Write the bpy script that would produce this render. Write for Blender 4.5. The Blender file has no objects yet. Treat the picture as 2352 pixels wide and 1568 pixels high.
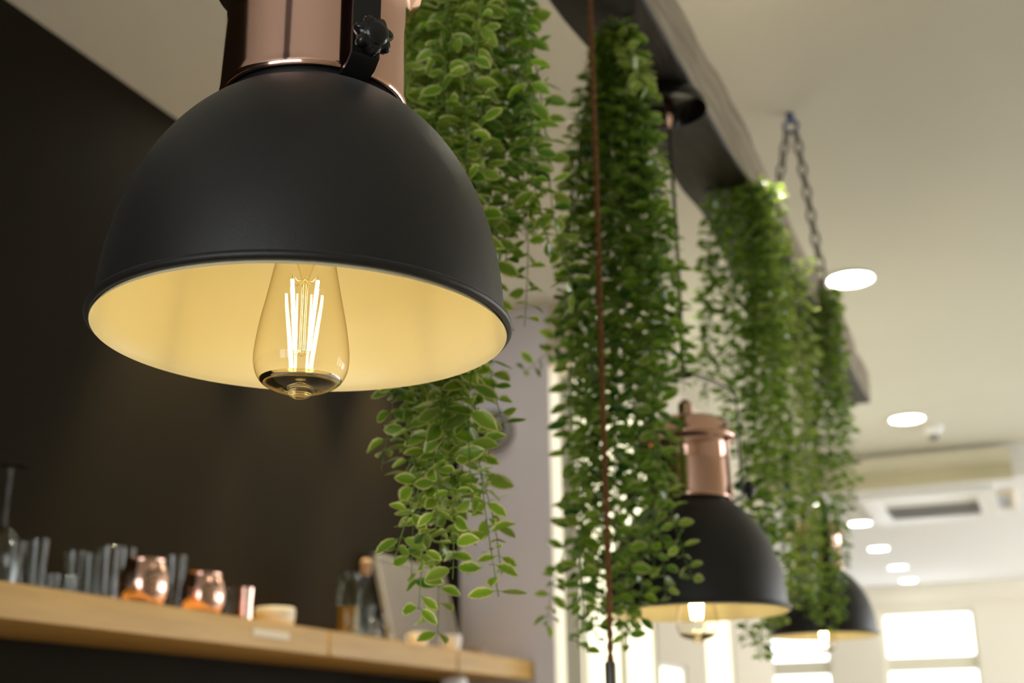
import bpy, bmesh, math, random
from mathutils import Vector, Matrix, Euler
R_ = random.Random(7)
PI = math.pi
sc = bpy.context.scene
C = sc.collection
CZ = 1.35                      # camera height above the floor

# ------------------------------------------------------------------ camera
FPX = 2950.0
PITCH = math.radians(17.6); AZ = math.radians(21.9); ROLL = -0.015
_h = Vector((-math.sin(AZ), math.cos(AZ), 0)); _r = Vector((math.cos(AZ), math.sin(AZ), 0)); _u = Vector((0, 0, 1))
FWD = _h*math.cos(PITCH) + _u*math.sin(PITCH)
_U0 = _u*math.cos(PITCH) - _h*math.sin(PITCH)
RGT = _r*math.cos(ROLL) + _U0*math.sin(ROLL)
UPV = _U0*math.cos(ROLL) - _r*math.sin(ROLL)
CAM = Vector((0, 0, CZ))

def ray(x, y): return FWD + RGT*((x-1176)/FPX) - UPV*((y-784)/FPX)
def on_z(x, y, z):             # point of the plane z (height above the camera)
    v = ray(x, y); return CAM + v*(z/v.z)
def on_x(x, y, X): v = ray(x, y); return CAM + v*(X/v.x)
def on_y(x, y, Y): v = ray(x, y); return CAM + v*(Y/v.y)
def pxm(p): return (Vector(p)-CAM).dot(FWD)/FPX      # metres per photo pixel at a point

# ------------------------------------------------------------------ materials
def mat(name):
    m = bpy.data.materials.new(name); m.use_nodes = True
    nt = m.node_tree; nt.nodes.clear()
    out = nt.nodes.new('ShaderNodeOutputMaterial')
    return m, nt, out
def N(nt, t, **kw):
    n = nt.nodes.new(t)
    for k, v in kw.items():
        if k in n.inputs: n.inputs[k].default_value = v
        else: setattr(n, k, v)
    return n
def rgba(c): return (c[0], c[1], c[2], 1)
def pbr(name, col, rough=.5, metal=0, col2=None, scale=5, detail=4, bump=0, bscale=60, stretch=(1, 1, 1), spec=.5, trans=0, ior=1.45, rough2=None, contrast=(.35, .65)):
    m, nt, out = mat(name)
    b = N(nt, 'ShaderNodeBsdfPrincipled')
    b.inputs['Base Color'].default_value = rgba(col)
    b.inputs['Roughness'].default_value = rough
    b.inputs['Metallic'].default_value = metal
    b.inputs['Specular IOR Level'].default_value = spec
    b.inputs['Transmission Weight'].default_value = trans
    b.inputs['IOR'].default_value = ior
    tc = N(nt, 'ShaderNodeTexCoord'); mp = N(nt, 'ShaderNodeMapping'); mp.inputs['Scale'].default_value = stretch
    nt.links.new(tc.outputs['Object'], mp.inputs['Vector'])
    if col2 is not None:
        nz = N(nt, 'ShaderNodeTexNoise'); nz.inputs['Scale'].default_value = scale; nz.inputs['Detail'].default_value = detail
        nt.links.new(mp.outputs[0], nz.inputs['Vector'])
        cr = N(nt, 'ShaderNodeValToRGB'); cr.color_ramp.elements[0].position = contrast[0]; cr.color_ramp.elements[1].position = contrast[1]
        cr.color_ramp.elements[0].color = rgba(col); cr.color_ramp.elements[1].color = rgba(col2)
        nt.links.new(nz.outputs['Fac'], cr.inputs[0]); nt.links.new(cr.outputs[0], b.inputs['Base Color'])
        if rough2 is not None:
            mr = N(nt, 'ShaderNodeMapRange'); mr.inputs['To Min'].default_value = rough; mr.inputs['To Max'].default_value = rough2
            nt.links.new(nz.outputs['Fac'], mr.inputs['Value']); nt.links.new(mr.outputs[0], b.inputs['Roughness'])
    if bump:
        n2 = N(nt, 'ShaderNodeTexNoise'); n2.inputs['Scale'].default_value = bscale; n2.inputs['Detail'].default_value = 3
        nt.links.new(mp.outputs[0], n2.inputs['Vector'])
        bp = N(nt, 'ShaderNodeBump'); bp.inputs['Strength'].default_value = bump; bp.inputs['Distance'].default_value = .01
        nt.links.new(n2.outputs['Fac'], bp.inputs['Height']); nt.links.new(bp.outputs[0], b.inputs['Normal'])
    nt.links.new(b.outputs[0], out.inputs[0])
    return m
def emit(name, col, s):
    m, nt, out = mat(name)
    e = N(nt, 'ShaderNodeEmission'); e.inputs[0].default_value = rgba(col); e.inputs[1].default_value = s
    nt.links.new(e.outputs[0], out.inputs[0]); return m
def thin_glass(name, tint, edge, ior=.4):
    m, nt, out = mat(name)
    lw = N(nt, 'ShaderNodeLayerWeight'); lw.inputs['Blend'].default_value = .5
    mc = N(nt, 'ShaderNodeMixRGB'); mc.inputs[1].default_value = rgba(tint); mc.inputs[2].default_value = rgba(edge)
    p3 = N(nt, 'ShaderNodeMath', operation='POWER'); p3.inputs[1].default_value = 3.5; nt.links.new(lw.outputs['Facing'], p3.inputs[0]); nt.links.new(p3.outputs[0], mc.inputs[0])
    t = N(nt, 'ShaderNodeBsdfTransparent'); nt.links.new(mc.outputs[0], t.inputs[0])
    g = N(nt, 'ShaderNodeBsdfGlossy'); g.inputs['Roughness'].default_value = .03
    l2 = N(nt, 'ShaderNodeLayerWeight'); l2.inputs['Blend'].default_value = .5
    pw = N(nt, 'ShaderNodeMath', operation='POWER'); pw.inputs[1].default_value = 5; nt.links.new(l2.outputs['Facing'], pw.inputs[0])
    fr = N(nt, 'ShaderNodeMath', operation='MULTIPLY_ADD'); fr.inputs[1].default_value = ior; fr.inputs[2].default_value = .045; nt.links.new(pw.outputs[0], fr.inputs[0])
    mx = N(nt, 'ShaderNodeMixShader')
    nt.links.new(fr.outputs[0], mx.inputs[0]); nt.links.new(t.outputs[0], mx.inputs[1]); nt.links.new(g.outputs[0], mx.inputs[2])
    nt.links.new(mx.outputs[0], out.inputs[0]); return m

def add_sheen(m, w, r, c):
    b = [n for n in m.node_tree.nodes if n.type == 'BSDF_PRINCIPLED'][0]
    b.inputs['Sheen Weight'].default_value = w; b.inputs['Sheen Roughness'].default_value = r; b.inputs['Sheen Tint'].default_value = rgba(c)

def leaf_material(name, dark, mid, edge, back):
    m, nt, out = mat(name)
    uv = N(nt, 'ShaderNodeUVMap'); sx = N(nt, 'ShaderNodeSeparateXYZ'); nt.links.new(uv.outputs[0], sx.inputs[0])
    # v = 0..1 across, .5 at the midrib; u = 0..1 along the leaf
    s1 = N(nt, 'ShaderNodeMath', operation='SUBTRACT'); s1.inputs[1].default_value = .5; nt.links.new(sx.outputs[1], s1.inputs[0])
    ab = N(nt, 'ShaderNodeMath', operation='ABSOLUTE'); nt.links.new(s1.outputs[0], ab.inputs[0])
    at = N(nt, 'ShaderNodeAttribute'); at.attribute_name = 'tone'
    nz = N(nt, 'ShaderNodeTexNoise'); nz.inputs['Scale'].default_value = 220; nz.inputs['Detail'].default_value = 3
    tcn = N(nt, 'ShaderNodeTexCoord'); nt.links.new(tcn.outputs['Object'], nz.inputs['Vector'])
    ad = N(nt, 'ShaderNodeMath', operation='MULTIPLY_ADD'); ad.inputs[1].default_value = .16; nt.links.new(nz.outputs['Fac'], ad.inputs[0]); nt.links.new(ab.outputs[0], ad.inputs[2])
    tip = N(nt, 'ShaderNodeMapRange'); tip.inputs['From Min'].default_value = .72; tip.inputs['From Max'].default_value = 1; tip.inputs['To Max'].default_value = .28
    nt.links.new(sx.outputs[0], tip.inputs['Value'])
    ad2 = N(nt, 'ShaderNodeMath', operation='ADD'); nt.links.new(ad.outputs[0], ad2.inputs[0]); nt.links.new(tip.outputs[0], ad2.inputs[1])
    em = N(nt, 'ShaderNodeMapRange', interpolation_type='SMOOTHSTEP'); em.inputs['From Min'].default_value = .36; em.inputs['From Max'].default_value = .54
    nt.links.new(ad2.outputs[0], em.inputs['Value'])
    tone = N(nt, 'ShaderNodeMixRGB'); tone.inputs[1].default_value = rgba(dark); tone.inputs[2].default_value = rgba(mid)
    nt.links.new(at.outputs['Fac'], tone.inputs[0])
    rib = N(nt, 'ShaderNodeMapRange', interpolation_type='SMOOTHSTEP'); rib.inputs['From Min'].default_value = 0; rib.inputs['From Max'].default_value = .05
    rib.inputs['To Min'].default_value = .35; rib.inputs['To Max'].default_value = 0
    nt.links.new(ab.outputs[0], rib.inputs['Value'])
    mr = N(nt, 'ShaderNodeMixRGB'); mr.inputs[2].default_value = rgba(dark); nt.links.new(rib.outputs[0], mr.inputs[0]); nt.links.new(tone.outputs[0], mr.inputs[1])
    me = N(nt, 'ShaderNodeMixRGB'); me.inputs[2].default_value = rgba(edge)
    te = N(nt, 'ShaderNodeMath', operation='MULTIPLY'); nt.links.new(em.outputs[0], te.inputs[0])
    tm = N(nt, 'ShaderNodeMapRange'); tm.inputs['To Min'].default_value = .25; tm.inputs['To Max'].default_value = 1
    nt.links.new(at.outputs['Fac'], tm.inputs['Value']); nt.links.new(tm.outputs[0], te.inputs[1])
    nt.links.new(te.outputs[0], me.inputs[0]); nt.links.new(mr.outputs[0], me.inputs[1])
    geo = N(nt, 'ShaderNodeNewGeometry')
    mb = N(nt, 'ShaderNodeMixRGB'); mb.inputs[2].default_value = rgba(back)
    bf = N(nt, 'ShaderNodeMath', operation='MULTIPLY'); bf.inputs[1].default_value = .45; nt.links.new(geo.outputs['Backfacing'], bf.inputs[0])
    nt.links.new(bf.outputs[0], mb.inputs[0]); nt.links.new(me.outputs[0], mb.inputs[1])
    b = N(nt, 'ShaderNodeBsdfPrincipled'); b.inputs['Roughness'].default_value = .28; b.inputs['Specular IOR Level'].default_value = .5
    nt.links.new(mb.outputs[0], b.inputs['Base Color'])
    tr = N(nt, 'ShaderNodeBsdfTranslucent'); nt.links.new(mb.outputs[0], tr.inputs[0])
    mx = N(nt, 'ShaderNodeMixShader'); mx.inputs[0].default_value = .33
    nt.links.new(b.outputs[0], mx.inputs[1]); nt.links.new(tr.outputs[0], mx.inputs[2]); nt.links.new(mx.outputs[0], out.inputs[0])
    return m

M = dict(
    black=pbr('powder_black', (.014, .0136, .013), .42, 0, bump=.12, bscale=1500, spec=.55),
    blackgloss=pbr('gloss_black', (.012, .012, .012), .18),
    blacksteel=pbr('black_steel', (.012, .012, .012), .3, 0),
    lining=pbr('cream_enamel', (.87, .775, .53), .32, col2=(.85, .755, .51), scale=6),
    copper=pbr('polished_copper', (.95, .61, .50), .07, 1, col2=(.90, .56, .45), scale=3, stretch=(1, 1, .2), bump=.012, bscale=30, rough2=.13),
    bulb=thin_glass('amber_bulb_glass', (.985, .968, .91), (.55, .42, .22), .3),
    stem=thin_glass('clear_stem_glass', (.99, .97, .9), (.75, .66, .42), .5),
    wire=pbr('support_wire', (.55, .45, .25), .3, 1),
    filament=emit('glowing_filament', (1, .83, .42), 34),
    brass=pbr('brass', (.7, .5, .2), .35, 1),
    ceiling=pbr('ceiling_plaster', (.70, .69, .605), .9, col2=(.72, .71, .625), scale=1.2),
    soffit=pbr('white_plaster', (.82, .82, .815), .9),
    darkwall=pbr('dark_brown_wall', (.0105, .0078, .0036), .75, spec=.08, col2=(.0138, .0102, .0046), scale=1.6, stretch=(1, 1, .25), bump=.05, bscale=30),
    lavwall=pbr('pale_lilac_wall', (.73, .705, .765), .9, col2=(.75, .72, .78), scale=1),
    taupe=pbr('taupe_wall', (.62, .56, .46), .9),
    creamwall=pbr('cream_wall', (.80, .755, .64), .9),
    creamtrim=pbr('cream_trim', (.74, .70, .55), .7),
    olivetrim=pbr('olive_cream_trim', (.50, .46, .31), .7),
    floor=pbr('oak_floor', (.42, .38, .30), .5, col2=(.36, .31, .24), scale=3, stretch=(8, .6, 1)),
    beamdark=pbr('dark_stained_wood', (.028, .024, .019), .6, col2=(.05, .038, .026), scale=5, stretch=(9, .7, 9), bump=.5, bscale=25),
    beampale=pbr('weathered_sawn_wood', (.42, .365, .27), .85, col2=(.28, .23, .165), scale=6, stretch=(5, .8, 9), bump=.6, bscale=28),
    shelf=pbr('oiled_pine', (.54, .325, .09), .5, col2=(.42, .235, .06), scale=5, stretch=(10, .8, 10), contrast=(.3, .8)),
    glass=thin_glass('clear_glass', (.95, .965, .955), (.55, .60, .58), .75),
    greenglass=thin_glass('grey_green_glass', (.80, .81, .74), (.3, .32, .26), .6),
    solidglass=pbr('solid_bulb_glass', (1, .90, .68), .07, trans=1),
    amber=pbr('amber_drink', (.62, .36, .08), .2),
    ceramic=pbr('cream_ceramic', (.66, .60, .47), .4),
    white=pbr('white_plastic', (.80, .80, .79), .4),
    offwhite=pbr('offwhite_metal', (.72, .70, .62), .5),
    grey=pbr('grey_metal', (.23, .22, .21), .5),
    slot=pbr('grey_grille', (.17, .155, .14), .6),
    greyboard=pbr('grey_board', (.13, .12, .118), .7),
    cork=pbr('light_cork_wood', (.52, .34, .20), .7, col2=(.4, .25, .14), scale=40),
    rope=pbr('brown_fabric_cord', (.34, .15, .055), .85, col2=(.22, .095, .035), scale=300, bump=.4, bscale=900),
    cable=pbr('dark_fabric_cable', (.05, .045, .04), .8),
    chain=pbr('steel_chain', (.16, .155, .14), .4, .8),
    blueplastic=pbr('blue_hook', (.10, .12, .24), .5),
    stemgreen=pbr('vine_stem', (.20, .30, .06), .55, col2=(.15, .24, .05), scale=30),
    down=emit('downlight_glow', (1, .97, .80), 22),
    down_far=emit('downlight_glow_far', (1, .97, .84), 8),
    skypane=emit('daylight_pane', (.94, .97, 1), 2.2),
    warmpane=emit('sunlit_cream_pane', (1, .93, .63), 1.1),
    warmwhite=emit('sunlit_white_pane', (1, .97, .82), 1.4),
    backpane=emit('overcast_pane', (.94, .96, 1), 2.5),
    rightpane=emit('added_window_pane', (.95, .97, 1), 2.5),
    rightfar=emit('added_window_pane_far', (.94, .97, 1), 6.5),  # stronger added panes, to brighten the lower white ceiling
    tag=pbr('price_tag', (.72, .62, .47), .6),
    red=pbr('red_notice', (.55, .06, .05), .6),
    screen=pbr('blue_grey_panel', (.35, .38, .42), .4),
)
add_sheen(M['black'], .10, .35, (1, .97, .9))
LEAF = [leaf_material('variegated_leaf', (.05, .17, .014), (.29, .48, .03), (.90, .86, .36), (.32, .42, .07)),
        leaf_material('green_leaf', (.018, .10, .012), (.25, .44, .025), (.56, .68, .14), (.18, .34, .04))]

# ------------------------------------------------------------------ mesh helpers
def link(o, parent=None):
    C.objects.link(o)
    if parent: o.parent = parent
    return o
def mesh_obj(name, verts, faces, mats, parent=None, smooth=True, midx=None):
    me = bpy.data.meshes.new(name); me.from_pydata([tuple(v) for v in verts], [], faces)
    if not isinstance(mats, (list, tuple)): mats = [mats]
    for m in mats: me.materials.append(m)
    if midx: me.polygons.foreach_set('material_index', midx)
    me.polygons.foreach_set('use_smooth', [smooth]*len(me.polygons))
    me.update()
    return link(bpy.data.objects.new(name, me), parent)
class MB:
    def __init__(s): s.v = []; s.f = []; s.m = []
    def add(s, v, f, mi=0):
        o = len(s.v); s.v += [Vector(a) for a in v]; s.f += [tuple(i+o for i in q) for q in f]; s.m += [mi]*len(f); return s
    def box(s, lo, hi, mi=0, mt=None, bev=0):
        bm = bmesh.new(); bmesh.ops.create_cube(bm, size=1)
        L = Vector(lo); Hh = Vector(hi)
        for v in bm.verts: v.co = Vector(((v.co.x+.5)*(Hh.x-L.x)+L.x, (v.co.y+.5)*(Hh.y-L.y)+L.y, (v.co.z+.5)*(Hh.z-L.z)+L.z))
        if bev: bmesh.ops.bevel(bm, geom=bm.edges[:], offset=bev, segments=2, affect='EDGES', profile=.7)
        bm.verts.index_update()
        vs = [mt @ v.co if mt else v.co.copy() for v in bm.verts]; fs = [[v.index for v in f.verts] for f in bm.faces]
        bm.free(); return s.add(vs, fs, mi)
    def lathe(s, prof, seg=48, mi=0, mt=None, close=False):
        v = []; f = []; n = len(prof)
        for k in range(seg):
            a = 2*PI*k/seg
            for r, z in prof: 
                p = Vector((max(r, 1e-5)*math.cos(a), max(r, 1e-5)*math.sin(a), z)); v.append(mt @ p if mt else p)
        for k in range(seg):
            k2 = (k+1) % seg
            for i in range(n if close else n-1):
                j = (i+1) % n
                f.append((k*n+i, k2*n+i, k2*n+j, k*n+j))
        return s.add(v, f, mi)
    def tube(s, pts, r, seg=10, mi=0, caps=True):
        pts = [Vector(p) for p in pts]; n = len(pts); v = []; f = []
        t = (pts[1]-pts[0]).normalized(); ref = Vector((0, 0, 1)) if abs(t.z) < .9 else Vector((1, 0, 0))
        nrm = t.cross(ref).normalized()
        for i, p in enumerate(pts):
            t = (pts[min(i+1, n-1)]-pts[max(i-1, 0)]).normalized()
            nrm = (nrm - t*nrm.dot(t)).normalized(); bn = t.cross(nrm)
            rr = r[i] if isinstance(r, (list, tuple)) else r
            for k in range(seg):
                a = 2*PI*k/seg; v.append(p + (nrm*math.cos(a)+bn*math.sin(a))*rr)
        for i in range(n-1):
            for k in range(seg):
                k2 = (k+1) % seg; f.append((i*seg+k, i*seg+k2, (i+1)*seg+k2, (i+1)*seg+k))
        if caps: f.append(tuple(range(seg))[::-1]); f.append(tuple((n-1)*seg+k for k in range(seg)))
        return s.add(v, f, mi)
    def ribbon(s, pts, wdir, w, t, ndirs, mi=0):   # flat bar with real thickness
        v = []; f = []; n = len(pts); wdir = Vector(wdir).normalized()
        for p, nd in zip(pts, ndirs):
            p = Vector(p); nd = Vector(nd).normalized()
            for a, b in ((-1, -1), (1, -1), (1, 1), (-1, 1)): v.append(p + wdir*(a*w/2) + nd*(b*t/2))
        for i in range(n-1):
            for k in range(4): k2 = (k+1) % 4; f.append((i*4+k, i*4+k2, (i+1)*4+k2, (i+1)*4+k))
        f.append((3, 2, 1, 0)); f.append(tuple((n-1)*4+k for k in range(4)))
        return s.add(v, f, mi)
    def build(s, name, mats, parent=None, smooth=False, auto=True):
        o = mesh_obj(name, s.v, s.f, mats, parent, smooth, s.m)
        return o
def shade(o, angle=35):
    # smooth shading with sharp edges kept above the angle
    me = o.data; bm = bmesh.new(); bm.from_mesh(me)
    bmesh.ops.remove_doubles(bm, verts=bm.verts, dist=1e-6)
    bmesh.ops.recalc_face_normals(bm, faces=bm.faces)
    for e in bm.edges:
        e.smooth = not (len(e.link_faces) == 2 and e.calc_face_angle(0) > math.radians(angle))
    for f in bm.faces: f.smooth = True
    bm.to_mesh(me); bm.free(); return o
def part(mb, name, m, parent=None, ang=35): return shade(mb.build(name, m, parent), ang)
def tag(o, label, cat, group=None, kind=None):
    o['label'] = label; o['category'] = cat
    if group: o['group'] = group
    if kind: o['kind'] = kind
    return o
def empty(name, loc, rz=0):
    o = bpy.data.objects.new(name, None); C.objects.link(o); o.location = loc; o.rotation_euler = (0, 0, rz); o.empty_display_size = .05; return o
def struct(o, label=None):
    o['kind'] = 'structure'
    if label: o['label'] = label
    return o
def children(o): return [c for c in bpy.data.objects if c.parent == o]
def copy_tree(o, parent=None):
    c = o.copy(); C.objects.link(c); c.parent = parent
    for ch in children(o): copy_tree(ch, c)
    return c
def arc(cx, cz, r, a0, a1, n): return [(cx+r*math.cos(a0+(a1-a0)*i/n), cz+r*math.sin(a0+(a1-a0)*i/n)) for i in range(n+1)]

# ------------------------------------------------------------------ room shell (heights relative to the camera get + CZ)
H = 1.76 + CZ; H2 = 1.547 + CZ
XW = -2.15; YP = 4.75; XS = -1.61; YB = 8.36; YF = 13.9; XR = 4.6; YBK = -3.4
def slab(name, lo, hi, m, kind=True, label=None):
    o = MB().box(lo, hi).build(name, m); 
    if kind: struct(o, label)
    return o
slab('floor', (-6, YBK-.2, -.1), (XR+.2, YF+.2, 0), M['floor'], label='wooden floor of the bar room')
slab('ceiling', (-6, YBK-.2, H), (XR+.2, YB+.15, H+.12), M['ceiling'], label='warm off-white plaster ceiling of the bar')
slab('wall_left', (XW-.12, YBK, 0), (XW, YP, H), M['darkwall'], label='dark brown wall behind the bar shelf')
slab('wall_partition', (XW-.12, YP, 0), (XS-.14, YP+.12, H), M['lavwall'], label='pale lilac wall at the end of the dark wall')
WR = [(4.6, 5.6, .5, 2.8), (5.9, 8.1, .6, 2.7), (8.8, 11, .5, 2.6), (11.4, 13.5, .5, 2.6)]
slab('ceiling_soffit', (-6, YB+.12, H2), (XR, YF, H2+.3), M['soffit'], label='lower white ceiling beyond the step')
slab('wall_bulkhead', (-6, YB, H2), (XR, YB+.12, H+.02), M['soffit'], label='white step face between the two ceiling heights')
slab('trim_1', (-6, YB-.07, H2+.075), (-.06, YB-.001, H-.03), M['creamtrim'], label='cream boxed panel on the ceiling step')
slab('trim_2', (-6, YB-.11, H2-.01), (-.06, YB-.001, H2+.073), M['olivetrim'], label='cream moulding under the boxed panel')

def wall_with_holes(name, axis, pos, thick, a0, a1, z0, z1, holes, m, label):
    """solid wall with rectangular openings; axis 'x' = plane of constant x"""
    mb = MB(); As = sorted({a0, a1, *[h[0] for h in holes], *[h[1] for h in holes]}); Zs = sorted({z0, z1, *[h[2] for h in holes], *[h[3] for h in holes]})
    for i in range(len(As)-1):
        for j in range(len(Zs)-1):
            ca = (As[i]+As[i+1])/2; cz = (Zs[j]+Zs[j+1])/2
            if any(h[0] < ca < h[1] and h[2] < cz < h[3] for h in holes): continue
            if axis == 'x': mb.box((min(pos, pos+thick), As[i], Zs[j]), (max(pos, pos+thick), As[i+1], Zs[j+1]))
            else: mb.box((As[i], min(pos, pos+thick), Zs[j]), (As[i+1], max(pos, pos+thick), Zs[j+1]))
    return struct(mb.build(name, m), label)
WIN = [0]
def window(axis, pos, depth, a0, a1, z0, z1, frame, mf, mp, nv=0, zh=(), label=''):
    WIN[0] += 1
    c = ((pos, (a0+a1)/2, z0) if axis == 'x' else ((a0+a1)/2, pos, z0))
    root = empty('window_%d' % WIN[0], c); struct(root, label)
    def P(a, d, z): return (Vector((pos+d, a, z)) if axis == 'x' else Vector((a, pos+d, z))) - Vector(c)
    def bx(mb, aa, ab, za, zb, d0, d1):
        p, q = P(aa, d0, za), P(ab, d1, zb)
        mb.box([min(p[i], q[i]) for i in range(3)], [max(p[i], q[i]) for i in range(3)], bev=.004)
    mb = MB(); d0, d1 = depth*.3, depth*.75
    bx(mb, a0, a0+frame, z0, z1, d0, d1); bx(mb, a1-frame, a1, z0, z1, d0, d1)
    bx(mb, a0+frame, a1-frame, z0, z0+frame, d0, d1); bx(mb, a0+frame, a1-frame, z1-frame, z1, d0, d1)
    for k in range(nv): a = a0+(a1-a0)*(k+1)/(nv+1); bx(mb, a-frame*.4, a+frame*.4, z0+frame, z1-frame, d0, d1)
    for z in zh: bx(mb, a0+frame, a1-frame, z-.075, z+.075, d0, d1)
    mb.build('window_frame', mf, root)
    pm = MB(); bx(pm, a0+.002, a1-.002, z0+.002, z1-.002, depth*.8, depth*.9); pm.build('pane', mp, root)
    return root

# side wall with the sunlit windows, seen between the vines (plane x = XS)
def ycol(px, py=1480): return on_x(px, py, XS).y
sw = [(ycol(1353), ycol(1436), .5, CZ+1.50), (ycol(1440), ycol(1511), .5, CZ+1.50), (ycol(1622), ycol(1687), .5, CZ+1.50)]
ylow = (ycol(1517, 1530), ycol(1577, 1530)); zlow = on_x(1547, 1524, XS).z
sw2 = sw + [(ylow[0], ylow[1], .5, zlow)]
wall_with_holes('wall_side', 'x', XS, -.14, YP, YB, 0, H, sw2, M['taupe'], 'taupe wall pierced by tall sunlit windows')
window('x', XS, -.03, *sw[0], .02, M['offwhite'], M['warmpane'], label='nearest tall sunlit window in the taupe wall')
window('x', XS, -.03, *sw[1], .02, M['offwhite'], M['warmpane'], label='second tall sunlit window in the taupe wall')
window('x', XS, -.03, *sw[2], .03, M['offwhite'], M['warmpane'], label='farthest tall sunlit window in the taupe wall')
window('x', XS, -.03, *sw2[3], .02, M['offwhite'], M['warmwhite'], label='low bright window between the tall ones')
slab('wall_outer', (-6.12, YB, 0), (-6, YF, H2), M['creamwall'], label='far left wall of the back room')
slab('wall_return', (-6, YB, 0), (XS-.14, YB+.12, H2), M['creamwall'], label='return wall at the end of the side wall')

wall_with_holes('wall_right', 'x', XR, .14, YBK, YF, 0, H, WR, M['creamwall'], 'cream wall on the right pierced by added unseen windows')
for i_, h_ in enumerate(WR): window('x', XR, .10, *h_, .04, M['grey'], M['rightfar' if h_[0] > 8.3 else 'rightpane'], 0, (), ('first', 'second', 'third', 'fourth')[i_]+' added unseen window of the right wall')  # unseen glowing windows, added to light the room from the right
# far wall and its windows
def xz(px, py): p = on_y(px, py, YF); return p.x, p.z
x0, z1 = xz(2020, 1407); x1, _ = xz(2236, 1405); _, zt = xz(2130, 1523)
xa, za = xz(1735, 1452); xb, _ = xz(1903, 1450)
hf = [(x0, x1, CZ-.1, z1), (xa-.2, xb, CZ-.1, z1)]
wall_with_holes('wall_far', 'y', YF, .16, -6, XR, 0, H2, hf, M['creamwall'], 'far cream wall with bright windows')
for h_, lb in zip(hf, ('bright far window with white transom', 'bright far window behind the third pendant')):
    window('y', YF, .16, *h_, .035, M['creamtrim'], M['skypane'], 0, (zt,), lb)
struct(MB().box((-6, YF-.05, H2-.19), (XR, YF-.001, H2-.001)).build('trim_3', M['creamwall']), 'cream cornice along the far wall')
# window front behind the camera (the daylight the copper mirrors)
hb = [(-2.05, -.92, .5, 2.75), (-.84, .75, .5, 2.75)]
wall_with_holes('wall_back', 'y', YBK, -.14, XW-.1, XR, 0, H, hb, M['creamwall'], 'wall of windows behind the viewer')
for h_, lb in zip(hb, ('left window behind the viewer', 'right window behind the viewer')):
    window('y', YBK, -.14, *h_, .04, M['grey'], M['backpane'], 0, (), lb)

# ------------------------------------------------------------------ downlights
def downlight(p, r, m, label, group):
    root = empty('ceiling_downlight', p); tag(root, label, 'ceiling light', group)
    part(MB().lathe([(r*1.12, 0), (r*1.12, -.006), (r*1.0, -.010), (r*.96, -.004), (r*.96, 0)], 48), 'trim_ring', M['white'], root)
    part(MB().lathe([(0, -.005), (r*.95, -.005), (r*.95, -.001), (0, -.001)], 48), 'diffuser', m, root)
    return root
p = on_z(1953, 638, 1.76); downlight((p.x, p.y, H), .088, M['down'], 'round ceiling downlight nearest the viewer, just below the hanging chain', 'downlights in the bar ceiling')
p = on_z(2083, 960, 1.76); downlight((p.x, p.y, H), .092, M['down'], 'smaller ceiling downlight just beyond the end of the beam', 'downlights in the bar ceiling')
downlight((-.57, 2.45, H), .088, M['down'], 'unseen ceiling downlight added directly over the beam, just above the picture', 'downlights in the bar ceiling')  # added for a highlight on the near dome's right shoulder
for px, py, lb in ((1838, 1125, 'small downlight glinting through the far vines, nearest of the lower ceiling row'),
                   (1975, 1200, 'first small downlight clear of the vines on the white lower ceiling'),
                   (2018, 1258, 'second small downlight clear of the vines on the white lower ceiling'),
                   (2062, 1301, 'third small downlight clear of the vines on the white lower ceiling'),
                   (2092, 1338, 'farthest small downlight of the row, above the far windows')):
    p = on_z(px, py, 1.547); downlight((p.x, min(max(p.y, YB+.3), YF-.45), H2), .082, M['down_far'], lb, 'downlights in the lower white ceiling')

WASH = [(-1.93, 2.80), (-1.93, 3.42), (-1.93, 4.02)]  # unseen downlights, added behind the near lamp to light the dark wall
for (x_, y_), lb in zip(WASH, ('unseen added downlight washing the dark wall above the glasses', 'unseen added downlight washing the dark wall above the cream bowl', 'unseen added downlight washing the dark wall near the lilac corner')):
    downlight((x_, y_, H), .06, M['down'], lb, 'unseen added downlights washing the dark wall')
# ------------------------------------------------------------------ air conditioning cassette, panel, sensor
def frame4(mb, o, i, z0, z1, mi=0):     # picture-frame ring between outer and inner rectangles
    (ax, ay, bx_, by), (cx, cy, dx, dy) = o, i
    mb.box((ax, ay, z0), (bx_, cy, z1), mi); mb.box((ax, dy, z0), (bx_, by, z1), mi)
    mb.box((ax, cy, z0), (cx, dy, z1), mi); mb.box((dx, cy, z0), (bx_, dy, z1), mi)
ac = empty('air_vent', (-.6, 9.05, H2)); tag(ac, 'white ceiling air vent with a grey slot, beside the cream ceiling step', 'air vent')
mb = MB(); frame4(mb, (-.42, -.50, .42, .58), (-.30, -.33, .30, .42), -.035, -.001); mb.build('vent_frame', M['white'], ac)
part(MB().box((-.30, -.33, -.02), (.30, -.02, -.012), bev=.002), 'flap', M['offwhite'], ac)
mb = MB()
for k in range(7): mb.box((-.30, .0+k*.062, -.026), (.30, .035+k*.062, -.018))
mb.box((-.30, -.33, -.008), (.30, .42, -.002)); mb.build('grille', M['slot'], ac)
p = on_z(2308, 1142, 1.547); pn = empty('wall_panel', (p.x-.01, p.y, H2)); tag(pn, 'small blue-grey square panel right of the ceiling air vent', 'panel')
mb = MB(); frame4(mb, (-.07, -.30, .07, .30), (-.045, -.26, .045, .26), -.03, -.001); mb.build('panel_frame', M['tag'], pn)
MB().box((-.045, -.26, -.02), (.045, .26, -.002)).build('panel_face', M['screen'], pn)
p = on_z(2150, 1000, 1.76); sn = empty('ceiling_sensor', (p.x, p.y-.25, H)); tag(sn, 'small white ceiling sensor with dark lens above the cream ceiling step', 'sensor')
part(MB().lathe([(0, -.05), (.035, -.05), (.055, -.03), (.06, -.001), (0, -.001)], 32), 'sensor_body', M['white'], sn)
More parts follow.
